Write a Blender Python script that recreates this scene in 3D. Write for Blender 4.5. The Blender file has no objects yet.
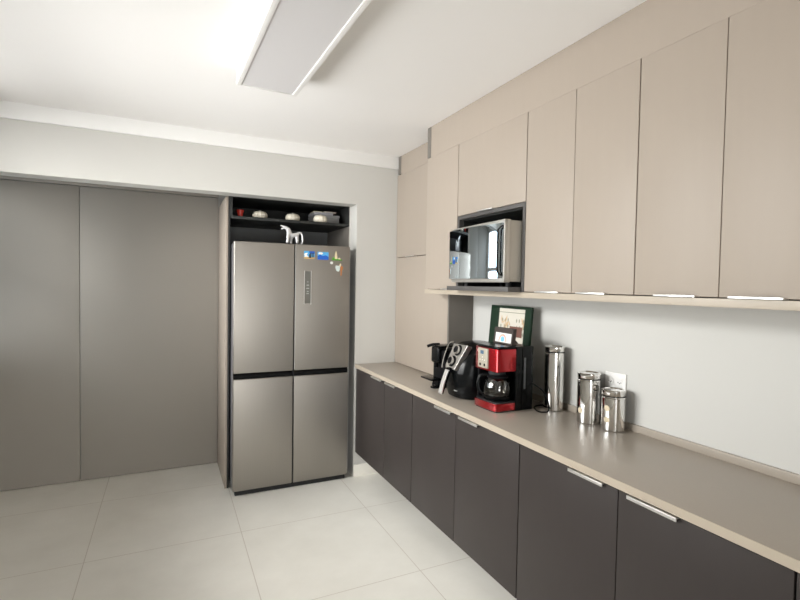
import bpy, bmesh, math, random
from mathutils import Vector, Matrix
S = bpy.context.scene
COL = S.collection
PI = math.pi
R = math.radians

# ------------------------------------------------------------------ camera, world, lights, exposure
H = 1.54
cam_d = bpy.data.cameras.new('camera'); cam = bpy.data.objects.new('camera', cam_d); COL.objects.link(cam)
cam_d.sensor_fit = 'HORIZONTAL'; cam_d.sensor_width = 36.0; cam_d.lens = 483.467 / 800 * 36.0
cam_d.clip_start = 0.02
pitch, yaw, roll = 3.06634565e-02, 4.47249741e-01, 1.71836459e-02
cy, sy = math.cos(yaw), math.sin(yaw); cp, sp = math.cos(pitch), math.sin(pitch); cr, sr = math.cos(roll), math.sin(roll)
A = Matrix(((cy, -sy, 0), (0, 0, -1), (sy, cy, 0)))
B = Matrix(((1, 0, 0), (0, cp, -sp), (0, sp, cp)))
C = Matrix(((cr, -sr, 0), (sr, cr, 0), (0, 0, 1)))
M = C @ B @ A                                  # world -> camera (x right, y down, z forward)
right, down, fwd = Vector(M[0]), Vector(M[1]), Vector(M[2])
rot = Matrix((right, -down, -fwd)).transposed()
cam.matrix_world = Matrix.Translation((0, 0, H)) @ rot.to_4x4()
S.camera = cam

S.view_settings.view_transform = 'Standard'; S.view_settings.look = 'None'
S.view_settings.exposure = -0.29; S.view_settings.gamma = 1.0
S.view_settings.use_curve_mapping = False
S.cycles.max_bounces = 10; S.cycles.diffuse_bounces = 6; S.cycles.glossy_bounces = 5
S.cycles.transmission_bounces = 8; S.cycles.transparent_max_bounces = 8
S.cycles.sample_clamp_indirect = 6.0
S.cycles.caustics_reflective = False; S.cycles.caustics_refractive = False
S.cycles.use_denoising = True

W = bpy.data.worlds.new('sky'); S.world = W; W.use_nodes = True
wn = W.node_tree.nodes; bg = wn['Background']; bg.inputs[0].default_value = (0.80, 0.88, 1.0, 1); bg.inputs[1].default_value = 1.3

def area(name, loc, rot_e, sx, sy_, power, col):
    d = bpy.data.lights.new(name, 'AREA'); d.shape = 'RECTANGLE'; d.size = sx; d.size_y = sy_; d.energy = power; d.color = col
    o = bpy.data.objects.new(name, d); COL.objects.link(o); o.location = loc; o.rotation_euler = rot_e
    return o
# daylight lamps: left window inferred; recess and rear windows unseen, added for the light
area('window_daylight', (-1.50, 2.45, 1.72), (0, R(-90), 0), 1.55, 2.0, 105, (1.0, 0.98, 0.96))
area('window_sky_fill', (-1.95, 2.45, 2.75), (0, R(-48), 0), 1.5, 2.2, 370, (1.0, 0.98, 0.95))  # extra lamp tilted down to brighten the floor
area('window_bounce_fill', (-2.0, 2.45, 0.75), (0, R(-128), 0), 1.4, 2.4, 105, (1.0, 0.98, 0.965))  # extra lamp aimed up to brighten the ceiling
area('recess_fill', (-1.50, 3.99, 1.60), (0, R(-90), 0), 1.35, 0.66, 14, (0.86, 0.94, 1.0))  # added lamp, gives the microwave door a bright reflection
area('rear_fill', (-0.45, -2.75, 1.30), (R(90), 0, 0), 1.6, 2.1, 34, (1.0, 0.975, 0.945))  # added frontal fill from behind the camera
area('rear_fill_high', (-0.45, -3.35, 2.70), (R(45), 0, 0), 1.7, 1.6, 235, (1.0, 0.97, 0.935))  # added fill, tilted down over the floor
area('rear_fill_low', (-0.45, -3.5, 0.35), (R(125), 0, 0), 1.7, 1.6, 125, (1.0, 0.975, 0.95))  # added fill, aimed up at the ceiling

# ------------------------------------------------------------------ materials
def mat(name, col, rough=0.5, metal=0.0, spec=0.5, coat=0.0, var=0.0, vscale=8.0, bump=0.0, bscale=200.0, stretch=None, trans=0.0, ior=1.45, aniso=0.0):
    m = bpy.data.materials.new(name); m.use_nodes = True
    nt = m.node_tree; b = nt.nodes['Principled BSDF']
    b.inputs['Base Color'].default_value = (*col, 1); b.inputs['Roughness'].default_value = rough
    b.inputs['Metallic'].default_value = metal; b.inputs['Specular IOR Level'].default_value = spec
    b.inputs['Coat Weight'].default_value = coat; b.inputs['Coat Roughness'].default_value = 0.06
    b.inputs['Transmission Weight'].default_value = trans; b.inputs['IOR'].default_value = ior
    b.inputs['Anisotropic'].default_value = aniso
    if var or bump:
        tc = nt.nodes.new('ShaderNodeTexCoord'); mp = nt.nodes.new('ShaderNodeMapping')
        nt.links.new(tc.outputs['Object'], mp.inputs[0])
        if stretch: mp.inputs['Scale'].default_value = stretch
    if var:
        n = nt.nodes.new('ShaderNodeTexNoise'); n.inputs['Scale'].default_value = vscale; n.inputs['Detail'].default_value = 4
        nt.links.new(mp.outputs[0], n.inputs['Vector'])
        mx = nt.nodes.new('ShaderNodeMix'); mx.data_type = 'RGBA'
        mx.inputs[6].default_value = (*[c * (1 - var) for c in col], 1); mx.inputs[7].default_value = (*[min(1, c * (1 + var)) for c in col], 1)
        nt.links.new(n.outputs[0], mx.inputs[0]); nt.links.new(mx.outputs[2], b.inputs['Base Color'])
    if bump:
        n = nt.nodes.new('ShaderNodeTexNoise'); n.inputs['Scale'].default_value = bscale; n.inputs['Detail'].default_value = 3
        nt.links.new(mp.outputs[0], n.inputs['Vector'])
        bp = nt.nodes.new('ShaderNodeBump'); bp.inputs['Strength'].default_value = bump; bp.inputs['Distance'].default_value = 0.002
        nt.links.new(n.outputs[0], bp.inputs['Height']); nt.links.new(bp.outputs[0], b.inputs['Normal'])
    return m

m_ceil = mat('ceiling_paint', (0.87, 0.855, 0.84), 0.9, var=0.015, vscale=3)
m_wall = mat('wall_paint', (0.60, 0.59, 0.56), 0.85, var=0.02, vscale=2.5, bump=0.05, bscale=120)
m_splash = mat('splash_paint', (0.585, 0.58, 0.555), 0.7, var=0.015, vscale=3)
m_crown = mat('gypsum_white', (0.86, 0.855, 0.84), 0.8)
m_beige = mat('beige_laminate', (0.375, 0.320, 0.268), 0.45, spec=0.35, var=0.02, vscale=30, stretch=(1, 1, 0.15))
m_greige = mat('greige_lacquer', (0.335, 0.312, 0.280), 0.5, spec=0.25, var=0.03, vscale=2)
m_gap = mat('carcass_dark', (0.09, 0.07, 0.055), 0.8)
m_taupe = mat('taupe_edge', (0.17, 0.155, 0.137), 0.6, var=0.04, vscale=20)
m_base = mat('graphite_laminate', (0.037, 0.0305, 0.0285), 0.45, spec=0.35, var=0.05, vscale=40, stretch=(1, 1, 0.15))
m_top = mat('worktop_stone', (0.37, 0.325, 0.275), 0.30, spec=0.5, var=0.04, vscale=180)
m_edge = mat('worktop_edge', (0.43, 0.37, 0.295), 0.4)
m_niche = mat('charcoal_laminate', (0.022, 0.023, 0.022), 0.5, var=0.25, vscale=12, stretch=(0.2, 1, 3))
m_shelf = mat('shelf_grey', (0.078, 0.073, 0.070), 0.5, var=0.1, vscale=30)
m_steel = mat('brushed_steel', (0.345, 0.322, 0.292), 0.42, metal=1.0, var=0.03, vscale=60, stretch=(6, 6, 0.08), bump=0.06, bscale=500, aniso=0.4)
m_side = mat('fridge_side_grey', (0.26, 0.255, 0.27), 0.4, metal=0.5)
m_chrome = mat('polished_steel', (0.80, 0.79, 0.77), 0.07, metal=1.0)
m_satin = mat('satin_aluminium', (0.84, 0.83, 0.81), 0.36, metal=1.0)
m_black = mat('black_plastic', (0.005, 0.005, 0.006), 0.40, spec=0.15)
m_blackg = mat('black_gloss', (0.004, 0.0045, 0.005), 0.20, spec=0.22)
m_blackm = mat('black_matte', (0.012, 0.012, 0.013), 0.6)
m_red = mat('metallic_red', (0.40, 0.004, 0.010), 0.20, metal=0.75, coat=0.9)
m_mwsil = mat('silver_enamel', (0.50, 0.485, 0.45), 0.32, metal=0.75)
m_mwside = mat('microwave_casing', (0.42, 0.39, 0.34), 0.4, metal=0.3)
m_mirror = mat('mirror_glass', (0.72, 0.83, 0.92), 0.02, metal=1.0)
m_white = mat('white_plastic', (0.82, 0.81, 0.79), 0.35)
m_diff = mat('lamp_diffuser', (0.66, 0.645, 0.65), 0.6)
m_cream = mat('cream_ceramic', (0.84, 0.78, 0.65), 0.3, var=0.03, vscale=30)
m_redcup = mat('red_ceramic', (0.62, 0.045, 0.03), 0.3)
m_figure = mat('silvered_metal', (0.82, 0.82, 0.83), 0.28, metal=0.55)
m_disc = mat('beige_disc', (0.62, 0.53, 0.38), 0.6)
m_green = mat('green_frame_paint', (0.004, 0.022, 0.009), 0.4, spec=0.3)
m_brown = mat('dark_brown_wood', (0.045, 0.033, 0.027), 0.5, var=0.2, vscale=60)
m_paper = mat('ivory_paper', (0.66, 0.62, 0.54), 0.8)
m_grout = mat('grout', (0.42, 0.39, 0.35), 0.9)
def flat(name, col, rough=0.5): return mat(name, col, rough)
m_glassd = mat('display_glass', (0.27, 0.265, 0.245), 0.32, metal=0.95)

# clear pane / carafe: real glass look with cheap transparency
def glassy(name, tint, mixv, rough=0.02):
    m = bpy.data.materials.new(name); m.use_nodes = True; nt = m.node_tree; nt.nodes.clear()
    o = nt.nodes.new('ShaderNodeOutputMaterial'); mx = nt.nodes.new('ShaderNodeMixShader'); t = nt.nodes.new('ShaderNodeBsdfTransparent')
    g = nt.nodes.new('ShaderNodeBsdfGlossy'); f = nt.nodes.new('ShaderNodeFresnel'); f.inputs[0].default_value = mixv
    t.inputs[0].default_value = (*tint, 1); g.inputs['Roughness'].default_value = rough
    nt.links.new(f.outputs[0], mx.inputs[0]); nt.links.new(t.outputs[0], mx.inputs[1]); nt.links.new(g.outputs[0], mx.inputs[2]); nt.links.new(mx.outputs[0], o.inputs[0])
    return m
m_pane = glassy('window_glass', (0.97, 0.98, 0.98), 1.45)
m_carafe = glassy('carafe_glass', (0.72, 0.71, 0.69), 1.75)

# floor tiles: large porcelain squares, joints and soft clouding
def floor_mat():
    m = bpy.data.materials.new('porcelain_tiles'); m.use_nodes = True; nt = m.node_tree; b = nt.nodes['Principled BSDF']
    L = nt.links.new; N = nt.nodes.new
    geo = N('ShaderNodeNewGeometry'); sep = N('ShaderNodeSeparateXYZ'); L(geo.outputs['Position'], sep.inputs[0])
    def joint(out, off, size):
        a = N('ShaderNodeMath'); a.operation = 'SUBTRACT'; L(out, a.inputs[0]); a.inputs[1].default_value = off
        p = N('ShaderNodeMath'); p.operation = 'PINGPONG'; L(a.outputs[0], p.inputs[0]); p.inputs[1].default_value = size / 2
        l = N('ShaderNodeMath'); l.operation = 'LESS_THAN'; L(p.outputs[0], l.inputs[0]); l.inputs[1].default_value = 0.0022
        return l.outputs[0]
    jx = joint(sep.outputs[0], 0.410, 0.822); jy = joint(sep.outputs[1], 3.065, 0.808)
    mxm = N('ShaderNodeMath'); mxm.operation = 'MAXIMUM'; L(jx, mxm.inputs[0]); L(jy, mxm.inputs[1])
    n = N('ShaderNodeTexNoise'); n.inputs['Scale'].default_value = 2.2; n.inputs['Detail'].default_value = 6; n.inputs['Roughness'].default_value = 0.62
    L(geo.outputs['Position'], n.inputs['Vector'])
    cr_ = N('ShaderNodeValToRGB'); L(n.outputs[0], cr_.inputs[0])
    cr_.color_ramp.elements[0].position = 0.3; cr_.color_ramp.elements[0].color = (0.77, 0.745, 0.68, 1)
    cr_.color_ramp.elements[1].position = 0.7; cr_.color_ramp.elements[1].color = (0.86, 0.835, 0.77, 1)
    mx = N('ShaderNodeMix'); mx.data_type = 'RGBA'; L(mxm.outputs[0], mx.inputs[0]); L(cr_.outputs[0], mx.inputs[6]); mx.inputs[7].default_value = (0.62, 0.57, 0.50, 1)
    L(mx.outputs[2], b.inputs['Base Color']); b.inputs['Roughness'].default_value = 0.38
    bp = N('ShaderNodeBump'); bp.invert = True; bp.inputs['Strength'].default_value = 0.3; bp.inputs['Distance'].default_value = 0.001
    L(mxm.outputs[0], bp.inputs['Height']); L(bp.outputs[0], b.inputs['Normal'])
    return m
m_floor = floor_mat()

# ------------------------------------------------------------------ mesh builder
class G:
    def __init__(s): s.v = []; s.f = []; s.m = []; s.mats = []
    def mi(s, m):
        if m not in s.mats: s.mats.append(m)
        return s.mats.index(m)
    def add(s, vs, fs, m):
        o = len(s.v); k = s.mi(m)
        s.v += [tuple(v) for v in vs]; s.f += [[o + i for i in f] for f in fs]; s.m += [k] * len(fs); return s
    def box(s, x0, x1, y0, y1, z0, z1, m, b=0.0, seg=2):
        if x0 > x1: x0, x1 = x1, x0
        if y0 > y1: y0, y1 = y1, y0
        if z0 > z1: z0, z1 = z1, z0
        bm = bmesh.new(); bmesh.ops.create_cube(bm, size=1)
        for v in bm.verts: v.co = Vector(((x0 + x1) / 2 + v.co.x * (x1 - x0), (y0 + y1) / 2 + v.co.y * (y1 - y0), (z0 + z1) / 2 + v.co.z * (z1 - z0)))
        if b > 0: bmesh.ops.bevel(bm, geom=bm.edges[:], offset=b, segments=seg, affect='EDGES', profile=0.6)
        bm.verts.index_update(); s.add([v.co[:] for v in bm.verts], [[v.index for v in f.verts] for f in bm.faces], m); bm.free(); return s
    def loft(s, rings, m, caps=True, closed=True):
        n = len(rings[0]); vs = [p for r in rings for p in r]; fs = []
        for i in range(len(rings) - 1):
            for j in range(n if closed else n - 1):
                k = (j + 1) % n; fs.append([i * n + j, i * n + k, (i + 1) * n + k, (i + 1) * n + j])
        if caps: fs.append(list(range(n))[::-1]); fs.append([(len(rings) - 1) * n + j for j in range(n)])
        return s.add(vs, fs, m)
    def lathe(s, c, prof, m, seg=40, caps=True, lobes=0, amp=0.0):
        rings = []
        for r, z in prof:
            rings.append([(c[0] + r * (1 - amp * abs(math.sin(lobes * a / 2)) if lobes else 1) * math.cos(a), c[1] + r * (1 - amp * abs(math.sin(lobes * a / 2)) if lobes else 1) * math.sin(a), c[2] + z) for a in (2 * PI * j / seg for j in range(seg))])
        return s.loft(rings, m, caps)
    def disc(s, c, n, r, t, m, seg=28, bev=0.0):
        """short cylinder centred on c, axis n, thickness t"""
        n = Vector(n).normalized(); u = n.orthogonal().normalized(); w = n.cross(u)
        pr = [(r - bev, 0), (r, bev), (r, t - bev), (r - bev, t)] if bev else [(r, 0), (r, t)]
        return s.loft([[tuple(Vector(c) + n * h + (u * math.cos(a) + w * math.sin(a)) * q) for a in (2 * PI * j / seg for j in range(seg))] for q, h in pr], m)
    def tube(s, pts, r, m, seg=10, smooth=4, flat=1.0):
        P = [Vector(p) for p in pts]
        if smooth > 1 and len(P) > 2:
            Q = []
            for i in range(len(P) - 1):
                p0 = P[max(i - 1, 0)]; p1 = P[i]; p2 = P[i + 1]; p3 = P[min(i + 2, len(P) - 1)]
                for k in range(smooth):
                    t = k / smooth
                    Q.append(0.5 * ((2 * p1) + (p2 - p0) * t + (2 * p0 - 5 * p1 + 4 * p2 - p3) * t * t + (3 * p1 - p0 - 3 * p2 + p3) * t ** 3))
            Q.append(P[-1]); P = Q
        rings = []; ref = None
        for i, p in enumerate(P):
            d = (P[min(i + 1, len(P) - 1)] - P[max(i - 1, 0)]).normalized()
            if ref is None: ref = d.orthogonal().normalized()
            ref = (ref - d * ref.dot(d)).normalized(); w = d.cross(ref)
            rr = r(i / (len(P) - 1)) if callable(r) else r
            rings.append([tuple(p + (ref * math.cos(a) + w * math.sin(a) * flat) * rr) for a in (2 * PI * j / seg for j in range(seg))])
        return s.loft(rings, m)
    def prism(s, poly, fn, a, b, m):
        """poly of (u,v); fn(u,v,t) -> xyz ; extruded from t=a to t=b"""
        return s.loft([[fn(u, v, a) for u, v in poly], [fn(u, v, b) for u, v in poly]], m)
    def xf(s, mtx):
        s.v = [tuple(mtx @ Vector(v)) for v in s.v]; return s

def wloc(o):
    l = Vector((0, 0, 0))
    while o: l += o.location; o = o.parent
    return l

def obj(name, g, parent=None, origin=None, bevel=0.0, label=None):
    me = bpy.data.meshes.new(name)
    o = bpy.data.objects.new(name, me); COL.objects.link(o)
    if parent: o.parent = parent
    if origin is not None: o.location = Vector(origin) - (wloc(parent) if parent else Vector((0, 0, 0)))
    base = wloc(o)
    bm = bmesh.new(); vs = [bm.verts.new(Vector(v) - base) for v in g.v]
    for f, k in zip(g.f, g.m):
        try: fc = bm.faces.new([vs[i] for i in f]); fc.material_index = k; fc.smooth = True
        except ValueError: pass
    bmesh.ops.remove_doubles(bm, verts=bm.verts, dist=1e-6)
    bmesh.ops.recalc_face_normals(bm, faces=bm.faces)
    for e in bm.edges:
        if len(e.link_faces) != 2: e.smooth = False
        else:
            if e.calc_face_angle(0) > R(38) or e.link_faces[0].material_index != e.link_faces[1].material_index: e.smooth = False
    bm.to_mesh(me); bm.free()
    for m in g.mats: me.materials.append(m)
    if bevel:
        md = o.modifiers.new('bevel', 'BEVEL'); md.width = bevel; md.segments = 2; md.limit_method = 'ANGLE'; md.angle_limit = R(40)
        md.harden_normals = True
    if label: o['label'] = label
    return o

def tag(o, label, cat, group=None):
    o['label'] = label; o['category'] = cat
    if group: o['group'] = group
    return o
def thing(name, label, cat, loc, group=None):
    o = bpy.data.objects.new(name, None); COL.objects.link(o); o.location = loc; o.empty_display_size = 0.1
    return tag(o, label, cat, group)
def struct(name, g, parent=None, bevel=0.0):
    o = obj(name, g, parent, bevel=bevel)
    if parent is None: o['kind'] = 'structure'
    return o
def dup(root, loc, label):
    r = root.copy(); COL.objects.link(r); r.location = loc; r['label'] = label
    for ch in list(root.children):
        c = ch.copy(); COL.objects.link(c); c.parent = r
        for g2 in ch.children:
            d = g2.copy(); COL.objects.link(d); d.parent = c
    return r

# ------------------------------------------------------------------ the room
ZC = 2.58; XW = 1.885; XL = -1.30; YW = 3.61; YR = 4.36; YB = -2.55; ZT = 0.905
g = G(); g.box(XL - 0.15, XW + 0.15, YB - 0.15, YR + 0.15, -0.10, 0.0, m_floor); struct('floor', g)
g = G(); g.box(XL - 0.15, XW + 0.15, YB - 0.15, YR + 0.15, ZC, ZC + 0.1, m_ceil); struct('ceiling', g)
g = G(); g.box(XW, XW + 0.15, YB - 0.15, YR + 0.15, 0, ZC, m_splash); struct('wall_right', g)
g = G()                                                       # wall with the fridge niche and passage cut out of it
g.box(XL, XW, YW, YW + 0.14, 2.17, ZC, m_wall)
g.box(1.341, XW, YW, YW + 0.14, 0, 2.17, m_wall)
struct('wall_back', g, bevel=0.0)
g = G(); g.box(XL - 0.15, 1.48, YR, YR + 0.15, 0, ZC, m_wall)
g.box(1.33, XW, YW + 0.14, YR + 0.15, 0, ZC, m_wall); struct('wall_recess', g)
g = G()                                                       # left wall with the window opening and an added recess opening
def wall_open(g, x0, x1, y0, y1, z0, z1, holes, m):
    ys = [y0]
    for a, b, c, d in sorted(holes):
        g.box(x0, x1, ys[-1], a, z0, z1, m); g.box(x0, x1, a, b, z0, c, m); g.box(x0, x1, a, b, d, z1, m); ys.append(b)
    g.box(x0, x1, ys[-1], y1, z0, z1, m)
wall_open(g, XL - 0.15, XL, YB - 0.15, YR + 0.15, 0, ZC, [(1.5, 3.4, 0.95, 2.46), (3.68, 4.32, 0.95, 2.25)], m_wall); struct('wall_left', g)
g = G()
for a, b, c, d in [(-1.2, 0.35, 0.0, 2.25)]:
    g.box(XL, a, YB - 0.15, YB, 0, ZC, m_wall); g.box(a, b, YB - 0.15, YB, d, ZC, m_wall); g.box(b, XW, YB - 0.15, YB, 0, ZC, m_wall)
struct('wall_rear', g)

def window(name, axis, at, a0, a1, z0, z1, mull, bars):
    fr = G(); w = 0.045
    def bx(a, b, c, d, t=0.05):
        if axis == 'x': fr.box(at - t, at, a, b, c, d, m_white, 0.003)
        else: fr.box(a, b, at - t, at, c, d, m_white, 0.003)
    bx(a0, a1, z0, z0 + w); bx(a0, a1, z1 - w, z1); bx(a0, a0 + w, z0, z1); bx(a1 - w, a1, z0, z1)
    for q in mull: bx(q - w / 2, q + w / 2, z0, z1)
    for q in bars: bx(a0, a1, q - w / 2, q + w / 2)
    o = struct(name, fr)
    p = G()
    if axis == 'x': p.box(at - 0.028, at - 0.022, a0 + w, a1 - w, z0 + w, z1 - w, m_pane)
    else: p.box(a0 + w, a1 - w, at - 0.028, at - 0.022, z0 + w, z1 - w, m_pane)
    obj('window_pane', p, o)
window('window_1', 'x', XL - 0.04, 1.5, 3.4, 0.95, 2.46, [2.13, 2.77], [1.95])
window('added_recess_window', 'x', XL - 0.04, 3.68, 4.32, 0.95, 2.25, [], [1.75])  # unseen window, added for the microwave door to reflect
window('added_rear_window', 'y', YB - 0.04, -1.2, 0.35, 0.0, 2.25, [-0.42], [1.9])  # unseen window, added to let in the rear fill

# greige panels closing the passage recess at the left of the fridge
g = G(); g.box(XL, 0.380, YR - 0.03, YR, 2.245, ZC, m_greige, 0.002); struct('trim_1', g)
g = G(); g.box(-0.60, 0.378, YR - 0.022, YR, 0.004, 2.24, m_greige, 0.0015); struct('door_1', g)
g = G(); g.box(XL, -0.604, YR - 0.022, YR, 0.004, 2.24, m_greige, 0.0015); struct('door_2', g)
# white gypsum band under the ceiling, short end caps
g = G(); g.box(XL, 1.69, YW - 0.02, YW, 2.483, ZC, m_crown, 0.0015); struct('trim_2', g)
g = G(); g.box(1.342, XW, YW - 0.012, YW, 0.0, 0.095, m_floor, 0.002); struct('baseboard_back', g)
g = G(); g.box(XW - 0.012, XW, YB, YW - 0.012, 0.0, 0.095, m_floor, 0.002); struct('baseboard_right', g)

# ------------------------------------------------------------------ fridge niche joinery
t = thing('niche_cabinet', 'built-in surround of the refrigerator with open charcoal shelf above it', 'cabinet', (0.86, 4.05, 0))
g = G(); g.box(0.381, 0.3965, 3.765, YR - 0.001, 0.0, 2.17, m_beige, 0.001); obj('side_panel', g, t)
g = G(); g.box(0.3970, 0.4095, 3.767, 4.345, 0.0, 2.17, m_niche); obj('gap_sheet', g, t, label='charcoal sheet in the gap left of the refrigerator')  # dark sheet that keeps the gap beside the fridge black
g = G(); g.box(1.322, 1.340, 3.752, 4.32, 0.0, 2.008, m_taupe, 0.001); obj('side_panel', g, t)
g = G(); g.box(0.41, 1.322, 4.325, 4.345, 0.0, 2.008, flat('niche_back_grey', (0.20, 0.205, 0.205))); obj('back_panel', g, t)
g = G()
g.box(0.410, 1.340, 3.752, 4.33, 2.172, 2.192, m_niche, 0.001)
g.box(0.410, 0.426, 3.752, 4.33, 2.03, 2.172, m_niche, 0.001); g.box(1.324, 1.340, 3.752, 4.33, 2.03, 2.172, m_niche, 0.001)
g.box(0.426, 1.324, 4.315, 4.33, 2.03, 2.172, m_niche)
obj('shelf_box', g, t)
g = G(); g.box(0.410, 1.340, 3.752, 4.33, 2.010, 2.0295, m_niche, 0.001); obj('shelf', g, t)

# ------------------------------------------------------------------ refrigerator
t = thing('refrigerator', 'four-door brushed stainless steel refrigerator in the niche', 'refrigerator', (0.85, 3.9, 0))
FX0, FX1, FXM, FY = 0.418, 1.280, 0.847, 3.585
g = G(); g.box(FX0 + 0.004, FX1 - 0.004, FY + 0.065, 4.25, 0.035, 1.826, m_side, 0.006); obj('body', g, t)
g = G(); g.box(FX0 + 0.016, FX1 - 0.016, FY + 0.012, 4.2, 0.004, 0.0365, m_blackm); 
for fx in (FX0 + 0.05, FX1 - 0.05):
    for fy in (FY + 0.06, 4.15): g.disc((fx, fy, 0.0), (0, 0, 1), 0.02, 0.014, m_blackm)
obj('plinth', g, t)
g = G(); g.box(FX0 + 0.006, FX1 - 0.006, FY + 0.030, FY + 0.064, 0.04, 1.826, m_blackm); obj('door_gasket', g, t)
def fdoor(x0, x1, z0, z1):
    g = G(); g.box(x0, x1, FY, FY + 0.058, z0, z1, m_steel, 0.006, 3)
    return obj('door', g, t)
dUL = fdoor(FX0, FXM - 0.004, 0.888, 1.832); dUR = fdoor(FXM + 0.004, FX1, 0.888, 1.832)
dLL = fdoor(FX0, FXM - 0.004, 0.037, 0.846); dLR = fdoor(FXM + 0.004, FX1, 0.037, 0.846)
for d_, x0, x1 in ((dLL, FX0, FXM - 0.004), (dLR, FXM + 0.004, FX1)):   # slanted black grip recess on the lower door tops
    g = G(); g.prism([(0.010, 0.848), (0.010, 0.858), (0.030, 0.886), (0.05, 0.886), (0.05, 0.848)], lambda u, v, q: (q, FY + u, v), x0 + 0.003, x1 - 0.003, m_blackg)
    obj('handle_recess', g, d_, label='black recessed grip')
g = G(); g.box(FXM - 0.004, FXM + 0.004, FY + 0.012, FY + 0.02, 0.04, 1.82, m_blackm); obj('centre_seal', g, t)
g = G(); g.box(FXM + 0.0042, FXM + 0.0075, FY - 0.0012, FY + 0.004, 0.90, 1.825, m_satin); obj('door_edge', g, dUR)
g = G(); g.box(0.921, 0.975, FY - 0.0012, FY + 0.003, 1.392, 1.632, m_glassd)
g.box(0.9195, 0.9235, FY - 0.0022, FY + 0.003, 1.386, 1.636, m_satin); g.box(0.9705, 0.9745, FY - 0.0022, FY + 0.003, 1.382, 1.636, m_satin)
m_icon = flat('icon_white', (0.62, 0.66, 0.62))
for z, w in ((1.526, .018), (1.502, .022), (1.478, .012), (1.462, .018), (1.55, .008)): g.box(0.947 - w / 2, 0.947 + w / 2, FY - 0.0018, FY, z, z + 0.005, m_icon)
obj('display_panel', g, dUR, label='slim vertical glass touch panel with small icons')

# magnets on the upper right door (stuck on its face)
mb, ms, msand, mdk = flat('print_blue', (0.02, 0.12, 0.55)), flat('print_sky', (0.10, 0.42, 0.78)), flat('print_sand', (0.62, 0.42, 0.18)), flat('print_dark', (0.03, 0.035, 0.04))
mwh, mgr, mtan, mor, mpale = flat('print_white', (0.85, 0.85, 0.82)), flat('print_green', (0.12, 0.38, 0.05)), flat('resin_cream', (0.80, 0.68, 0.45)), flat('resin_orange', (0.50, 0.20, 0.07)), flat('resin_pale_blue', (0.62, 0.70, 0.68))
def fr(poly, m, g, d0, d1): g.prism(poly, lambda u, v, q: (u, FY - q, v), d0, d1, m)
def rect(x0, x1, z0, z1): return [(x0, z0), (x1, z0), (x1, z1), (x0, z1)]
g = G(); fr(rect(0.916, 0.996, 1.726, 1.784), ms, g, 0.0005, 0.003); fr(rect(0.955, 0.996, 1.765, 1.784), mb, g, 0.003, 0.0034)
fr(rect(0.916, 0.996, 1.726, 1.740), msand, g, 0.003, 0.0034); fr([(0.918, 1.740), (0.95, 1.740), (0.94, 1.752), (0.925, 1.758)], mwh, g, 0.003, 0.0038)
fr([(0.916, 1.752), (0.935, 1.752), (0.945, 1.772), (0.922, 1.768)], mwh, g, 0.003, 0.0034)
for x, h in ((0.953, 0.024), (0.963, 0.034), (0.979, 0.034)): fr(rect(x, x + 0.009, 1.737, 1.737 + h), mdk, g, 0.003, 0.0042)
fr([(0.950, 1.734), (0.972, 1.733), (0.966, 1.742), (0.954, 1.742)], mdk, g, 0.003, 0.0042)
tag(obj('fridge_magnet', g, origin=(0.956, FY, 1.726)), 'picture magnet with dark figures on sand under blue sky', 'magnet', 'souvenir magnets on the refrigerator')
g = G(); fr(rect(1.020, 1.106, 1.724, 1.782), ms, g, 0.0005, 0.003)
fr([(1.020, 1.724), (1.106, 1.724), (1.106, 1.745), (1.085, 1.758), (1.06, 1.752), (1.04, 1.762), (1.020, 1.750)], mb, g, 0.003, 0.0034)
fr([(1.024, 1.765), (1.05, 1.762), (1.064, 1.770), (1.055, 1.779), (1.03, 1.779)], mwh, g, 0.003, 0.0034)
tag(obj('fridge_magnet', g, origin=(1.063, FY, 1.724)), 'picture magnet of blue hills over bright blue water', 'magnet', 'souvenir magnets on the refrigerator')
g = G(); fr([(1.134, 1.722), (1.215, 1.722), (1.205, 1.735), (1.150, 1.745), (1.136, 1.742)], mgr, g, 0.0005, 0.005)
fr([(1.155, 1.733), (1.176, 1.733), (1.171, 1.770), (1.166, 1.792), (1.161, 1.790), (1.157, 1.765)], mtan, g, 0.004, 0.009)
fr([(1.180, 1.732), (1.202, 1.730), (1.196, 1.742), (1.188, 1.744)], mtan, g, 0.004, 0.008)
tag(obj('fridge_magnet', g, origin=(1.175, FY, 1.722)), 'shaped magnet of cream tower rising from green ground', 'magnet', 'souvenir magnets on the refrigerator')
g = G(); g.disc((1.131, FY - 0.0005, 1.702), (0, -1, 0), 0.011, 0.008, m_white, bev=0.003)
tag(obj('fridge_magnet', g, origin=(1.131, FY, 1.69)), 'tiny round white button magnet below the tower magnet', 'magnet', 'souvenir magnets on the refrigerator')
g = G(); fr([(1.172, 1.640), (1.188, 1.636), (1.196, 1.650), (1.198, 1.680), (1.166, 1.683), (1.163, 1.668)], mpale, g, 0.0005, 0.007)
fr([(1.192, 1.680), (1.200, 1.672), (1.206, 1.694), (1.200, 1.700)], mtan, g, 0.0005, 0.006)
fr([(1.200, 1.645), (1.218, 1.650), (1.222, 1.668), (1.212, 1.682), (1.203, 1.676)], mor, g, 0.0005, 0.008)
fr([(1.204, 1.606), (1.211, 1.606), (1.214, 1.647), (1.203, 1.647)], mor, g, 0.0005, 0.006)
tag(obj('fridge_magnet', g, origin=(1.19, FY, 1.606)), 'shaped magnet with pale cup beside orange brown figure, lowest on door', 'magnet', 'souvenir magnets on the refrigerator')

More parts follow.
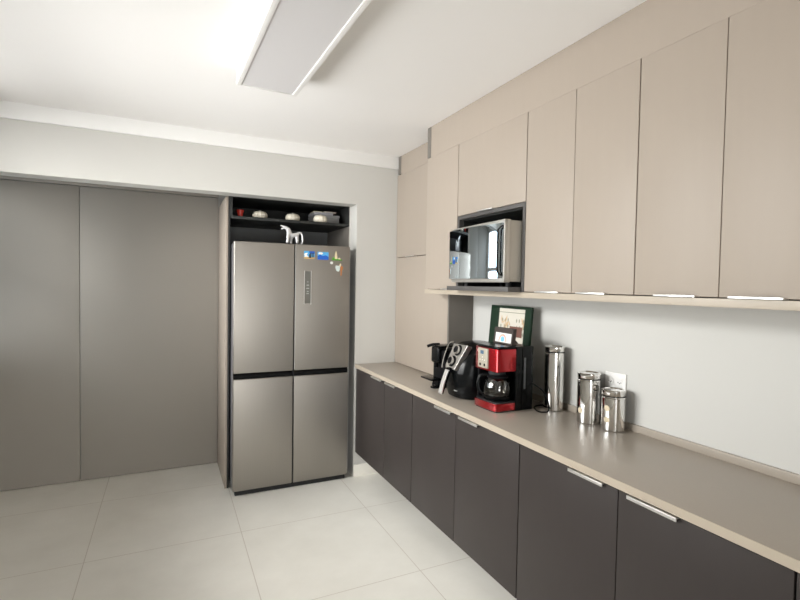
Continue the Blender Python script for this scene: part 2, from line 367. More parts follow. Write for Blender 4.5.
# silvery dog-shaped jug standing on the fridge
def skin_obj(name, pts, edges, m, parent=None, origin=(0, 0, 0), sub=2):
    me = bpy.data.meshes.new(name); o = bpy.data.objects.new(name, me); COL.objects.link(o); o.location = origin
    me.from_pydata([Vector(p[:3]) - Vector(origin) for p in pts], edges, [])
    me.materials.append(m)
    sk = o.modifiers.new('skin', 'SKIN'); sk.use_smooth_shade = True
    for i, p in enumerate(pts): me.skin_vertices[0].data[i].radius = (p[3], p[4] if len(p) > 4 else p[3])
    me.skin_vertices[0].data[0].use_root = True
    ss = o.modifiers.new('sub', 'SUBSURF'); ss.levels = sub; ss.render_levels = sub
    bpy.context.view_layer.update()
    dg = bpy.context.evaluated_depsgraph_get(); ev = o.evaluated_get(dg)
    nm = bpy.data.meshes.new_from_object(ev); nm.name = name
    o.modifiers.clear(); o.data = nm
    for p in nm.polygons: p.use_smooth = True
    if not nm.materials: nm.materials.append(m)
    return o
FYg = 3.74; z0 = 1.834
def fp(px, pz): return 0.768 + px * 0.0080, z0 + pz * 0.0079      # jug drawn on its own grid: x to the right, z up
def P(px, pz, r, y=0.0): x, z = fp(px, pz); return (x, FYg + y, z, r)
pts = [P(8.6, 12.4, .021), P(8.2, 16.2, .0185), P(5.0, 16.9, .0105), P(0.3, 18.7, .0052), P(1.0, 15.0, .0050),
       P(7.4, 8.5, .013, -.010), P(7.0, 4, .0115, -.013), P(6.6, 1.2, .0115, -.014),
       P(10.9, 9, .013, .0), P(11.0, 4, .011, .012), P(10.9, 1.2, .0105, .013),
       P(13.6, 10.2, .016), P(16.2, 11.0, .014), P(19.4, 13.2, .0075), P(21.7, 9.5, .007), P(22.0, 4.5, .007), P(20.6, 1.0, .0075),
       P(16.2, 6.5, .015), P(16.8, 1.4, .012)]
ed = [(0, 1), (1, 2), (2, 3), (2, 4), (0, 5), (5, 6), (6, 7), (0, 8), (8, 9), (9, 10), (8, 11), (11, 12), (12, 13), (13, 14), (14, 15), (15, 16), (12, 17), (17, 18)]
fg = skin_obj('animal_figurine', pts, ed, m_figure, origin=(0.86, FYg, z0))
tag(fg, 'silvery long-snouted animal figurine with open mouth on top of refrigerator', 'figurine')
for s_ in (-1, 1):
    x, z = fp(7.2, 17.0); g = G(); g.disc((x, FYg + s_ * 0.0145, z), (0, s_, 0), 0.0032, 0.003, m_black, 12)
    obj('eye', g, fg)

# ------------------------------------------------------------------ things on the niche shelf
ZS = 2.0298
g = G(); g.lathe((0.492, 3.86, ZS), [(0.017, 0), (0.018, 0.003), (0.017, 0.012), (0.021, 0.030), (0.026, 0.055), (0.0265, 0.060), (0.024, 0.060), (0.019, 0.030), (0.014, 0.008)], m_redcup, 32)
g.lathe((0.492, 3.86, ZS), [(0.0268, 0.050), (0.0275, 0.054), (0.0268, 0.058)], m_redcup, 32, caps=False)
tag(obj('red_cup', g, origin=(0.492, 3.86, ZS)), 'small red flared cup on charcoal niche shelf', 'cup')
prof = [(0.032, 0), (0.045, 0.004), (0.056, 0.019), (0.058, 0.033), (0.053, 0.048), (0.041, 0.058), (0.022, 0.063), (0.006, 0.060)]
root = thing('ceramic_pumpkin', 'cream ribbed ceramic pumpkin between red cup and next pumpkin', 'ornament', (0.640, 3.87, ZS), 'cream ceramic pumpkins on the niche shelf')
g = G(); g.lathe((0.640, 3.87, ZS), prof, m_cream, 96, lobes=12, amp=0.05); obj('body', g, root)
g = G(); g.lathe((0.640, 3.87, ZS), [(0.007, 0.058), (0.005, 0.064), (0.006, 0.069)], m_cream, 16); obj('stem', g, root)
dup(root, (0.893, 3.865, ZS), 'cream ribbed ceramic pumpkin in middle, above the animal figurine')
dup(root, (1.108, 3.825, ZS), 'cream ribbed ceramic pumpkin in front of grey box')
m_gbox = mat('grey_card', (0.34, 0.335, 0.33), 0.6); m_lil = mat('lilac_grey_card', (0.45, 0.44, 0.47), 0.6)
g = G(); g.box(1.09, 1.285, 3.885, 4.12, ZS, 2.108, m_gbox, 0.002); g.box(1.086, 1.289, 3.881, 4.124, 2.092, 2.1085, m_gbox, 0.001)
tag(obj('storage_box', g, origin=(1.19, 4.0, ZS)), 'grey lidded box at right end of niche shelf', 'box')
g = G(); g.box(1.075, 1.235, 3.89, 4.08, 2.109, 2.127, m_lil, 0.001)
tag(obj('slim_box', g, origin=(1.15, 3.98, 2.109)), 'thin lilac grey box lying on grey lidded box', 'box')
def book(x0, x1, y0, y1, z, h, mc, rz, label):
    tt = thing('paper_booklet', label, 'booklet', ((x0 + x1) / 2, (y0 + y1) / 2, z), 'papers on top of the grey box')
    c = G(); c.box(x0, x1, y0, y1, z, z + 0.0015, mc); c.box(x0, x1, y0, y1, z + h - 0.0015, z + h, mc); c.box(x1 - 0.002, x1, y0, y1, z, z + h, mc)
    obj('cover', c, tt)
    p = G(); p.box(x0 + 0.002, x1 - 0.003, y0 + 0.002, y1 - 0.002, z + 0.0015, z + h - 0.0015, m_paper); obj('page_block', p, tt)
    tt.rotation_euler.z = rz
book(1.155, 1.262, 3.90, 4.06, 2.1278, 0.012, flat('cover_russet', (0.20, 0.075, 0.045)), 0.08, 'russet brown booklet on top of the thin lilac grey box')
book(1.075, 1.150, 3.905, 4.05, 2.1278, 0.009, flat('cover_olive', (0.30, 0.27, 0.05)), -0.05, 'olive yellow booklet on left end of the thin lilac grey box')

# ------------------------------------------------------------------ ceiling light
t = thing('ceiling_light', 'long flat white rectangular ceiling light, switched off', 'ceiling light', (0.445, 1.9, ZC))
LZ = 2.492; cx_, w2, l0, l1 = 0.440, 0.147, 1.26, 2.485
mt = Matrix.Translation((cx_, l1, 0)) @ Matrix.Rotation(R(1.6), 4, 'Z') @ Matrix.Translation((-cx_, -l1, 0))
g = G()
for a, b, c, d in ((cx_ - w2, cx_ - w2 + 0.022, l0, l1), (cx_ + w2 - 0.022, cx_ + w2, l0, l1), (cx_ - w2 + 0.022, cx_ + w2 - 0.022, l0, l0 + 0.012), (cx_ - w2 + 0.022, cx_ + w2 - 0.022, l1 - 0.012, l1)):
    g.box(a, b, c, d, LZ, ZC - 0.0005, m_white, 0.0015)
obj('frame', g.xf(mt), t)
g = G(); g.box(cx_ - w2 + 0.022, cx_ + w2 - 0.022, l0 + 0.012, l1 - 0.012, LZ + 0.004, ZC - 0.002, m_diff); obj('diffuser', g.xf(mt), t)

# ------------------------------------------------------------------ base cabinets
XB = 1.352; ZB0 = 0.203; ZB1 = 0.876
def pull(x, y0, y1, z, face):
    """aluminium edge pull; face 'top' hooks over a door's top edge, 'bottom' hooks under it"""
    g = G()
    if face == 'top':
        g.box(x - 0.013, x + 0.014, y0, y1, z - 0.001, z + 0.0025, m_satin, 0.0008); g.box(x - 0.016, x - 0.0125, y0, y1, z - 0.009, z + 0.0025, m_satin, 0.0008)
    else:
        g.box(x - 0.012, x + 0.014, y0, y1, z - 0.0025, z + 0.000, m_satin, 0.0008); g.box(x - 0.015, x - 0.0115, y0, y1, z - 0.0025, z + 0.0035, m_satin, 0.0008)
    return g
def base_unit(y0, y1, doors, label):
    """doors: list of (ya, yb, pull_a, pull_b)"""
    t = thing('base_cabinet', label, 'cabinet', ((XB + XW) / 2, (y0 + y1) / 2, ZB0), 'graphite base cabinets under the worktop')
    g = G(); g.box(XB + 0.020, XW - 0.014, y0 + 0.0008, y1 - 0.0008, ZB0, ZB1, m_gap, 0.001); obj('body', g, t)
    for a, b, p, q in doors:
        g = G(); g.box(XB, XB + 0.018, a + 0.0018, b - 0.0018, ZB0 - 0.004, ZB1 - 0.005, m_base, 0.001); d = obj('door', g, t)
        obj('handle', pull(XB, p, q, ZB1 - 0.0045, 'top'), d, label='silver edge pull')
    return t
base_unit(2.618, YW - 0.003, [(3.040, 3.604, 3.075, 3.262), (2.618, 3.040, 2.855, 3.012)], 'dark graphite two-door base cabinet nearest refrigerator')
base_unit(1.616, 2.616, [(2.122, 2.616, 2.160, 2.325), (1.616, 2.122, 1.912, 2.078)], 'dark graphite two-door base cabinet under the coffee machines')
base_unit(0.610, 1.614, [(1.114, 1.614, 1.168, 1.325), (0.610, 1.114, 0.90, 1.07)], 'dark graphite two-door base cabinet under the two short canisters')
base_unit(-0.395, 0.608, [(0.108, 0.608, 0.15, 0.32), (-0.395, 0.108, -0.1, 0.07)], 'dark graphite two-door base cabinet nearest the camera')
g = G(); g.box(1.62, 1.64, -0.39, YW - 0.014, 0.0, ZB0 - 0.0005, m_base)
tag(obj('cabinet_plinth', g, origin=(1.63, 1.6, 0)), 'recessed dark plinth board under the row of base cabinets', 'plinth')

t = thing('worktop', 'long beige worktop with pale front edge over graphite cabinets', 'worktop', ((1.345 + XW) / 2, 1.6, ZB1))
g = G(); g.box(1.347, XW - 0.0005, -0.40, YW - 0.0005, ZB1 + 0.001, ZT, m_top, 0.001); obj('slab', g, t)
g = G(); g.box(1.3445, 1.3475, -0.40, YW - 0.0005, ZB1 + 0.001, ZT + 0.0002, m_edge); obj('front_edge', g, t, label='pale beige front edge')
g = G(); g.box(XW - 0.014, XW - 0.0005, -0.40, 2.776, ZT, ZT + 0.032, m_top, 0.001); tag(obj('worktop_upstand', g, origin=(XW - 0.007, 1.2, ZT)), 'low beige upstand strip along the wall behind the canisters', 'upstand')

# ------------------------------------------------------------------ tall unit standing on the worktop by the back wall
XT = 1.690; YT0 = 2.782
t = thing('tall_cabinet', 'beige two-door cabinet standing on worktop beside back wall', 'cabinet', (1.79, 3.2, ZT))
g = G(); g.box(XT + 0.020, XW - 0.001, YT0 + 0.001, YW - 0.001, ZT + 0.0005, ZC - 0.001, m_gap); obj('body', g, t)
g = G(); g.box(XT, XW - 0.001, YT0 - 0.016, YT0, ZT + 0.0005, 1.487, m_taupe, 0.001); obj('end_panel', g, t, label='taupe end panel')
for za, zb in ((ZT + 0.003, 1.7605), (1.7655, 2.43)):
    g = G(); g.box(XT, XT + 0.018, YT0 + 0.002, YW - 0.004, za, zb, m_beige, 0.001); d = obj('door', g, t)
    if za > 1: obj('handle', pull(XT, 3.27, 3.42, za, 'bottom'), d, label='silver edge pull')
g = G(); g.box(XT, XT + 0.018, YT0 + 0.002, 3.545, 2.4305, ZC - 0.001, m_beige, 0.001); obj('top_filler', g, t)
g = G(); g.box(XT - 0.002, XT + 0.018, 3.546, YW - 0.021, 2.438, ZC - 0.001, m_taupe); obj('brown_strip', g, t, label='narrow brown strip')  # taupe strip at the far end of the top filler

# ------------------------------------------------------------------ upper cabinets
XU = 1.550; ZU0 = 1.5175; ZU1 = 2.3795
def upper(y0, y1, doors, label, box=True, grp='beige wall cabinets'):
    t = thing('wall_cabinet', label, 'cabinet', ((XU + XW) / 2, (y0 + y1) / 2, ZU0), grp)
    if box:
        g = G(); g.box(XU + 0.020, XW - 0.001, y0 + 0.0006, y1 - 0.0006, ZU0, ZC - 0.001, m_gap) if y1 < 2.7 else (g.box(XU + 0.020, XW - 0.001, y0 + 0.0006, 2.764, ZU0, ZC - 0.001, m_gap), g.box(XU + 0.020, XT - 0.004, 2.764, y1, ZU0, ZC - 0.001, m_gap))
        obj('body', g, t)
    for a, b, z, p, q in doors:
        g = G(); g.box(XU, XU + 0.018, a + 0.0015, b - 0.0015, z + 0.002, ZU1, m_beige, 0.001); d = obj('door', g, t)
        if p: obj('handle', pull(XU, p, q, z + 0.002, 'bottom'), d, label='silver edge pull')
    return t
upper(2.462, 2.845, [(2.462, 2.845, ZU0, 2.50, 2.62)], 'narrow beige wall cabinet left of the microwave')
t = upper(1.851, 2.460, [(1.851, 2.460, 1.953, 2.105, 2.245)], 'beige wall cabinet over and around the open microwave niche', box=False)
g = G(); g.box(XU + 0.020, XW - 0.001, 1.8516, 2.4594, 1.954, ZC - 0.001, m_gap); obj('body', g, t)
g = G()
g.box(XU, XW - 0.001, 1.8516, 1.8716, ZU0, 1.952, m_shelf, 0.0008); g.box(XU, XW - 0.001, 2.4394, 2.4594, ZU0, 1.952, m_shelf, 0.0008)
g.box(XU, XW - 0.001, 1.8716, 2.4394, 1.932, 1.952, m_shelf, 0.0008)
obj('niche_frame', g, t, label='grey frame of the open niche')
g = G(); g.box(XW - 0.02, XW - 0.001, 1.8716, 2.4394, ZU0 + 0.02, 1.932, m_niche); g.box(XU + 0.03, XW - 0.02, 1.872, 1.876, 1.541, 1.931, m_niche); g.box(XU + 0.03, XW - 0.02, 2.435, 2.439, 1.541, 1.931, m_niche)
g.box(XU + 0.03, XW - 0.02, 1.8716, 2.4394, 1.927, 1.9315, m_niche)
obj('niche_lining', g, t)
g = G(); g.box(1.472, XW - 0.021, 1.8722, 2.4388, 1.5165, 1.5405, m_shelf, 0.0012); obj('shelf', g, t, label='protruding grey shelf board')
upper(1.238, 1.849, [(1.545, 1.849, ZU0, 1.612, 1.760), (1.238, 1.545, ZU0, 1.360, 1.508)], 'tall two-door beige wall cabinet right of the microwave')
upper(0.626, 1.236, [(0.932, 1.236, ZU0, 1.00, 1.148), (0.626, 0.932, ZU0, 0.748, 0.896)], 'tall two-door beige wall cabinet, second to the right of the microwave')
upper(0.014, 0.624, [(0.320, 0.624, ZU0, 0.388, 0.536), (0.014, 0.320, ZU0, 0.136, 0.284)], 'tall two-door beige wall cabinet nearest the camera')
g = G(); g.box(XU, XU + 0.018, 0.014, 2.80, ZU1 + 0.0002, ZC - 0.001, m_beige)
tag(obj('top_filler', g, origin=(XU, 1.4, ZU1)), 'long beige filler board between wall cabinets and ceiling', 'panel')
g = G(); g.box(XU - 0.002, XU + 0.017, 2.802, 2.845, ZU1 + 0.003, ZC - 0.001, m_taupe, 0.001)  # taupe strip past the far end of the filler board
tag(obj('brown_end_strip', g, origin=(XU, 2.82, ZU1)), 'short brown strip ending the filler board by the ceiling', 'panel')
g = G(); g.box(XU - 0.004, XT - 0.004, 2.764, 2.845, 1.4885, 1.5155, m_edge); g.box(XU - 0.004, XW - 0.001, 0.014, 2.764, 1.4885, 1.5155, m_edge, 0.001)
tag(obj('cabinet_bottom_board', g, origin=(1.7, 1.4, 1.4885)), 'long pale board running under all the wall cabinets', 'board')

# ------------------------------------------------------------------ microwave
t = thing('microwave', 'silver microwave with mirrored door on the niche shelf', 'microwave', (1.64, 2.15, 1.5407))
mw = Matrix.Translation((1.472, 2.149, 0)) @ Matrix.Rotation(R(-3.0), 4, 'Z')    # own axes: x depth (0 = door front), y along the door
MZ0, MZ1 = 1.562, 1.868; hw = 0.262
g = G(); g.box(0.036, 0.345, -hw + 0.003, hw - 0.003, MZ0 + 0.004, MZ1 - 0.003, m_mwside, 0.006); obj('casing', g.xf(mw), t)
g = G()
for x, y in ((0.07, -0.2), (0.07, 0.2), (0.31, -0.2), (0.31, 0.2)):
    g = G(); g.disc((x, y, 1.5407), (0, 0, 1), 0.016, MZ0 + 0.006 - 1.5407, m_blackm); obj('foot', g.xf(mw), t)
g = G()
g.box(0.014, 0.036, -hw, hw, MZ0, MZ1, m_mwsil, 0.004)
g.box(0.0, 0.016, -hw, hw, MZ0, MZ0 + 0.020, m_mwsil, 0.003); g.box(0.0, 0.016, -hw, hw, MZ1 - 0.016, MZ1, m_mwsil, 0.003)
g.box(0.0, 0.016, -hw, -hw + 0.012, MZ0, MZ1, m_mwsil, 0.003); g.box(0.004, 0.016, hw - 0.006, hw, MZ0, MZ1, m_mwsil, 0.002)
door = obj('door', g.xf(mw), t)
# slightly bowed mirror glass
g = G(); N_ = 48; ya, yb = hw - 0.006, -hw + 0.012; prof = []; x = 0.0
for i in range(N_ + 1):
    s = i / N_; phi = R(-7.0 + 23.0 * s)                     # bow of the pane, measured in the microwave's own axes
    prof.append((x, ya + (yb - ya) * s)); x += math.tan(phi) * (ya - yb) / N_
off = 0.0005 - 0.0
xs = [p[0] for p in prof]; sh = -0.020 - xs[0]
front = [(p[0] + sh, p[1]) for p in prof]
rings = []
for zz in (MZ0 + 0.0195, MZ1 - 0.0155): rings.append([(a, b, zz) for a, b in front] + [(max(0.0155, a + 0.004), b, zz) for a, b in reversed(front)])
g.loft(rings, m_mirror)
obj('mirror_glass', g.xf(mw), door, label='mirrored glass reflecting the windows')
g = G(); yh = -hw + 0.052
g.tube([(0.012, yh - 0.028, 1.838), (0.002, yh - 0.020, 1.836), (-0.004, yh - 0.004, 1.822), (-0.005, yh, 1.80), (-0.005, yh, 1.70), (-0.005, yh, 1.64), (-0.004, yh - 0.004, 1.612), (0.002, yh - 0.020, 1.600), (0.012, yh - 0.028, 1.598)], 0.0045, m_blackg, 10)
obj('handle', g.xf(mw), door)

# ------------------------------------------------------------------ outlet
t = thing('wall_outlet', 'white electrical outlet plate behind the shortest canister', 'outlet', (XW, 1.585, 1.068))
g = G(); g.box(XW - 0.008, XW - 0.0003, 1.525, 1.640, 1.066, 1.149, m_white, 0.003); obj('plate', g, t)
g = G()
for yy in (1.557, 1.608):
    g.disc((XW - 0.0085, yy, 1.108), (-1, 0, 0), 0.019, 0.0015, m_white, 6)
    for dy, dz in ((-0.008, 0), (0.008, 0), (0, -0.004)): g.disc((XW - 0.0098, yy + dy, 1.108 + dz), (-1, 0, 0), 0.0024, 0.0006, m_blackm, 10)
obj('socket', g, t)

# ------------------------------------------------------------------ canisters
def canister(x, y, r, h, label, dots):
    z = ZT + 0.0003
    t = thing('canister', label, 'canister', (x, y, z), 'polished steel canisters on the worktop')
    b = h - 0.030
    g = G(); g.lathe((x, y, z), [(r - 0.003, 0), (r, 0.003), (r, b - 0.006), (r - 0.003, b - 0.003), (r - 0.003, b)], m_chrome, 64); obj('body', g, t)
    g = G(); g.lathe((x, y, z), [(r - 0.004, b), (r - 0.0015, b + 0.001), (r - 0.0015, b + 0.004), (r - 0.004, b + 0.005)], m_black, 48); obj('seal_ring', g, t, label='black seal ring')
    g = G(); g.lathe((x, y, z), [(r - 0.001, b + 0.005), (r + 0.0005, b + 0.007), (r + 0.0005, h - 0.003), (r - 0.002, h), (r - 0.010, h), (r - 0.012, h - 0.003)], m_chrome, 64); obj('lid', g, t)
    for ang, zz in dots:  # small beige discs curved onto the body
        n = Vector((math.cos(ang), math.sin(ang), 0)); g = G(); ri, nn = [], 20
        for q, dd in ((0.013, -0.001), (0.013, 0.0012), (0.011, 0.0016)):
            ring = []
            for k in range(nn):
                a = 2 * PI * k / nn; da = q * math.cos(a) / r
                ring.append((x + (r + dd) * math.cos(ang + da), y + (r + dd) * math.sin(ang + da), z + zz + q * math.sin(a)))
            ri.append(ring)
        g.loft(ri, m_disc); obj('round_disc', g, t, label='round beige disc')
canister(1.819, 1.915, 0.0508, 0.330, 'tallest polished steel canister beside the red coffee maker', [])
canister(1.806, 1.670, 0.053, 0.236, 'middle-height polished steel canister between tallest and shortest', [(R(180), 0.060)])
canister(1.8175, 1.537, 0.052, 0.182, 'shortest polished steel canister with two beige discs', [(R(189), 0.102), (R(189), 0.050)])

# ------------------------------------------------------------------ red coffee maker
t = thing('coffee_maker', 'red and black drip coffee maker with glass carafe', 'coffee maker', (1.59, 2.045, ZT))
ya, yb, xa, xb = 1.956, 2.146, 1.478, 1.715
def foot_poly(x0, x1, c=0.030, y0=ya, y1=yb): # front corners softly angled
    return [(x0 + 0.003, y0 + 0.020), (x0, (y0 + y1) / 2), (x0 + 0.002, y1 - 0.012), (x0 + 0.010, y1), (x1, y1), (x1, y0), (x0 + 0.018, y0), (x0 + 0.008, y0 + 0.006)]
def slab(g, poly, z0_, z1_, m, b=0.0):
    g.prism(poly, lambda u, v, q: (u, v, q), z0_, z1_, m)
g = G(); slab(g, foot_poly(xa - 0.004, 1.602), ZT + 0.006, ZT + 0.044, m_red); obj('base_band', g, t, bevel=0.003, label='metallic red base band')
g = G(); slab(g, foot_poly(xa + 0.002, 1.60, y0=ya + 0.003, y1=yb - 0.003), ZT + 0.0003, ZT + 0.006, m_blackm)
slab(g, foot_poly(xa + 0.004, 1.602, y0=ya + 0.003, y1=yb - 0.003), ZT + 0.044, ZT + 0.050, m_blackm); obj('base', g, t)
g = G(); g.disc((1.550, 2.040, ZT + 0.050), (0, 0, 1), 0.070, 0.005, m_blackg, 40, 0.001); obj('warming_plate', g, t)
g = G(); g.box(1.630, xb, ya - 0.001, yb + 0.001, ZT + 0.0003, 1.236, m_blackg, 0.008, 3); g.box(1.6025, 1.645, ya - 0.001, ya + 0.010, ZT + 0.0003, 1.235, m_blackg, 0.002); g.box(1.6025, 1.64, ya + 0.004, yb, 1.112, 1.235, m_blackg, 0.002); g.box(1.6025, 1.64, ya + 0.004, yb, ZT + 0.0004, ZT + 0.049, m_blackg, 0.002); g.box(xa + 0.02, 1.61, yb - 0.014, yb - 0.001, ZT + 0.05, 1.11, m_black, 0.003)
obj('body', g, t)
g = G(); g.box(1.652, 1.664, ya - 0.0025, ya, 1.015, 1.178, flat('gauge_grey', (0.10, 0.105, 0.11), 0.2), 0.001); obj('water_gauge', g, t, label='dark grey water gauge strip')
g = G(); slab(g, foot_poly(xa - 0.002, 1.602), 1.110, 1.226, m_red); obj('head', g, t, bevel=0.003, label='metallic red brewing head')
g = G(); slab(g, foot_poly(xa + 0.003, 1.602, y0=ya + 0.002, y1=yb - 0.002), 1.226, 1.2385, m_blackg); obj('lid', g, t, bevel=0.003)
g = G(); g.disc((1.552, 2.046, 1.086), (0, 0, 1), 0.045, 0.024, m_blackm, 36); obj('filter_outlet', g, t)
m_pan = flat('panel_champagne', (0.40, 0.37, 0.30), 0.35)
g = G(); g.box(xa - 0.010, xa + 0.004, 2.020, 2.103, 1.120, 1.222, m_pan, 0.005, 3); cp_ = obj('control_panel', g, t, label='champagne control panel')
g = G(); g.box(xa - 0.0115, xa - 0.009, 2.052, 2.078, 1.192, 1.210, flat('lcd_blue', (0.08, 0.14, 0.22), 0.15)); obj('clock_display', g, cp_)
for yy in (2.080, 2.043):
    g = G(); g.disc((xa - 0.009, yy, 1.137), (-1, 0, 0), 0.0075, 0.003, m_black, 20, 0.001); obj('button', g, cp_)
g = G()
for yy, zz in ((2.082, 1.162), (2.062, 1.162), (2.042, 1.162), (2.062, 1.176)): g.disc((xa - 0.0095, yy, zz), (-1, 0, 0), 0.0035, 0.0015, m_satin, 12)
obj('button_row', g, cp_)
# carafe
cc = (1.5505, 2.038, ZT + 0.0552)
g = G(); g.lathe(cc, [(0.054, 0), (0.064, 0.003), (0.071, 0.016), (0.0755, 0.038), (0.0755, 0.062), (0.071, 0.086), (0.062, 0.102), (0.053, 0.110), (0.052, 0.116), (0.050, 0.116), (0.0505, 0.110), (0.0595, 0.101), (0.0685, 0.085), (0.073, 0.062), (0.073, 0.038), (0.0685, 0.017), (0.062, 0.0055), (0.052, 0.003)], m_carafe, 48); ca = obj('carafe', g, t, label='clear glass carafe')
g = G(); g.lathe(cc, [(0.0525, 0.108), (0.054, 0.110), (0.054, 0.119), (0.044, 0.123)], m_black, 40); obj('carafe_lid', g, ca)
g = G(); g.lathe(cc, [(0.0660, 0.0035), (0.0730, 0.011), (0.0750, 0.020), (0.0738, 0.020), (0.0715, 0.0125), (0.0655, 0.0050)], m_blackg, 48, caps=False); obj('band', g, ca)
hd = Vector((-0.80, 0.60, 0)).normalized(); c0 = Vector(cc)
g = G(); g.tube([c0 + hd * 0.046 + Vector((0, 0, 0.120)), c0 + hd * 0.070 + Vector((0, 0, 0.122)), c0 + hd * 0.094 + Vector((0, 0, 0.108)), c0 + hd * 0.102 + Vector((0, 0, 0.075)), c0 + hd * 0.096 + Vector((0, 0, 0.040)), c0 + hd * 0.078 + Vector((0, 0, 0.022)), c0 + hd * 0.064 + Vector((0, 0, 0.026))], 0.010, m_blackg, 12, flat=0.7); obj('carafe_handle', g, ca)
g = G(); g.tube([(1.700, 1.962, 1.045), (1.716, 1.940, 1.035), (1.730, 1.905, 1.015), (1.742, 1.880, 0.978), (1.748, 1.872, 0.940), (1.745, 1.872, 0.912), (1.720, 1.876, 0.9085), (1.704, 1.890, 0.9085), (1.712, 1.925, 0.9085), (1.745, 1.975, 0.9085), (1.79, 1.995, 0.9085), (1.855, 1.99, 0.9085)], 0.0038, m_black, 8, 6)
obj('power_cord', g, t)

# small dark desk frame with a printed card, standing on the coffee maker's lid
t = thing('small_desk_frame', 'small dark brown frame with white card standing on the coffee maker', 'picture frame', (1.60, 2.048, 1.239))
Z0 = 1.2392
g = G()
def lean(u, v, q, x0=1.592, k=0.12): return (x0 + v * k + q, u, Z0 + v)
y0_, y1_, hh = 1.984, 2.140, 0.084
for poly in (rect(y0_, y1_, 0.0, 0.008), rect(y0_, y1_, 0.058, hh), rect(y0_, y0_ + 0.010, 0.008, 0.058), rect(y1_ - 0.010, y1_, 0.008, 0.058)): g.prism(poly, lean, 0.0, 0.022, m_brown)
obj('frame', g, t, bevel=0.001)
g = G(); g.prism(rect(y0_ + 0.010, y1_ - 0.010, 0.008, 0.058), lean, 0.004, 0.018, m_white)
yc = (y0_ + y1_) / 2 + 0.006
def arc(r0, r1, n=16): return [(yc + r1 * math.cos(PI * k / n), 0.012 + r1 * math.sin(PI * k / n)) for k in range(n + 1)] + [(yc + r0 * math.cos(PI * k / n), 0.012 + r0 * math.sin(PI * k / n)) for k in range(n, -1, -1)]
def strip(r0, r1, m, n=14):
    for k in range(n):
        a, b = PI * k / n, PI * (k + 1) / n
        g.prism([(yc + r0 * math.cos(a), 0.012 + r0 * math.sin(a) * 1.15), (yc + r1 * math.cos(a), 0.012 + r1 * math.sin(a) * 1.15), (yc + r1 * math.cos(b), 0.012 + r1 * math.sin(b) * 1.15), (yc + r0 * math.cos(b), 0.012 + r0 * math.sin(b) * 1.15)], lean, 0.0032, 0.0045, m)
strip(0.026, 0.034, flat('card_peach', (0.75, 0.42, 0.33))); strip(0.018, 0.026, flat('card_pale', (0.80, 0.70, 0.68)))
g.prism([(yc + 0.015 * math.cos(2 * PI * k / 20), 0.025 + 0.014 * math.sin(2 * PI * k / 20)) for k in range(20)], lean, 0.003, 0.0045, flat('card_blue', (0.18, 0.50, 0.85)))
obj('printed_card', g, t)
g = G(); g.prism([(0.0, 0.0), (0.070, 0.0), (0.0, 0.06)], lambda u, v, q: (1.616 + u + v * 0.12, q, Z0 + v), 2.044, 2.052, m_brown); obj('stand_leg', g, t)

# green framed picture leaning on the wall behind the coffee maker
t = thing('framed_picture', 'dark green framed botanical picture leaning behind the coffee maker', 'picture', (1.79, 2.22, ZT))
py0, py1, ph, kx, px0 = 2.098, 2.466, 0.522, 0.080, 1.775
def lean2(u, v, q): return (px0 + v * kx + q, u, ZT + 0.001 + v)
g = G()
g.prism(rect(py0, py1, ph - 0.014, ph), lean2, 0, 0.015, m_green); g.prism(rect(py0, py1, 0, 0.05), lean2, 0, 0.015, m_green)
g.prism(rect(py0, py0 + 0.052, 0.05, ph - 0.014), lean2, 0, 0.015, m_green); g.prism(rect(py1 - 0.080, py1, 0.05, ph - 0.014), lean2, 0, 0.015, m_green)
obj('frame', g, t, bevel=0.002)
g = G(); g.prism(rect(py0 + 0.052, py1 - 0.080, 0.05, ph - 0.014), lean2, 0.004, 0.013, m_paper)
mp1, mp2, mp3 = flat('ink_ochre', (0.62, 0.44, 0.26)), flat('ink_sage', (0.30, 0.30, 0.22)), flat('ink_brick', (0.16, 0.07, 0.05))
g.prism(rect(py0 + 0.052, py1 - 0.080, ph - 0.040, ph - 0.036), lean2, 0.0034, 0.0045, mp2)
random.seed(4)
for cyy in (2.335, 2.30, 2.18):
    for k in range(9):
        u0 = cyy + random.uniform(-0.028, 0.028); v0 = ph - 0.085 - random.uniform(0.0, 0.10); a = random.uniform(-0.8, 0.8); l = random.uniform(0.012, 0.021)
        g.prism([(u0, v0), (u0 + l * 0.5, v0 + l * 0.6), (u0 + l * math.sin(a), v0 + 2 * l), (u0 - l * 0.4, v0 + l * 0.8)], lean2, 0.0032, 0.0045, mp1)
for cyy in (2.325, 2.19):
    for k in range(9):
        u0 = cyy + (k % 3 - 1) * 0.030 + random.uniform(-.006, .006); v0 = ph - 0.085 - (k // 3) * 0.038; l = 0.008
        g.prism([(u0 - 0.002, v0 - 0.008), (u0 + 0.003, v0 - 0.008), (u0 + 0.005, v0 + 0.006), (u0, v0 + 0.014), (u0 - 0.005, v0 + 0.004)], lean2, 0.0030, 0.0045, mp2)
g.prism(rect(py0 + 0.068, py0 + 0.18, 0.345, 0.405), lean2, 0.0028, 0.0045, mp3)
obj('print', g, t, label='ivory print with small plants')

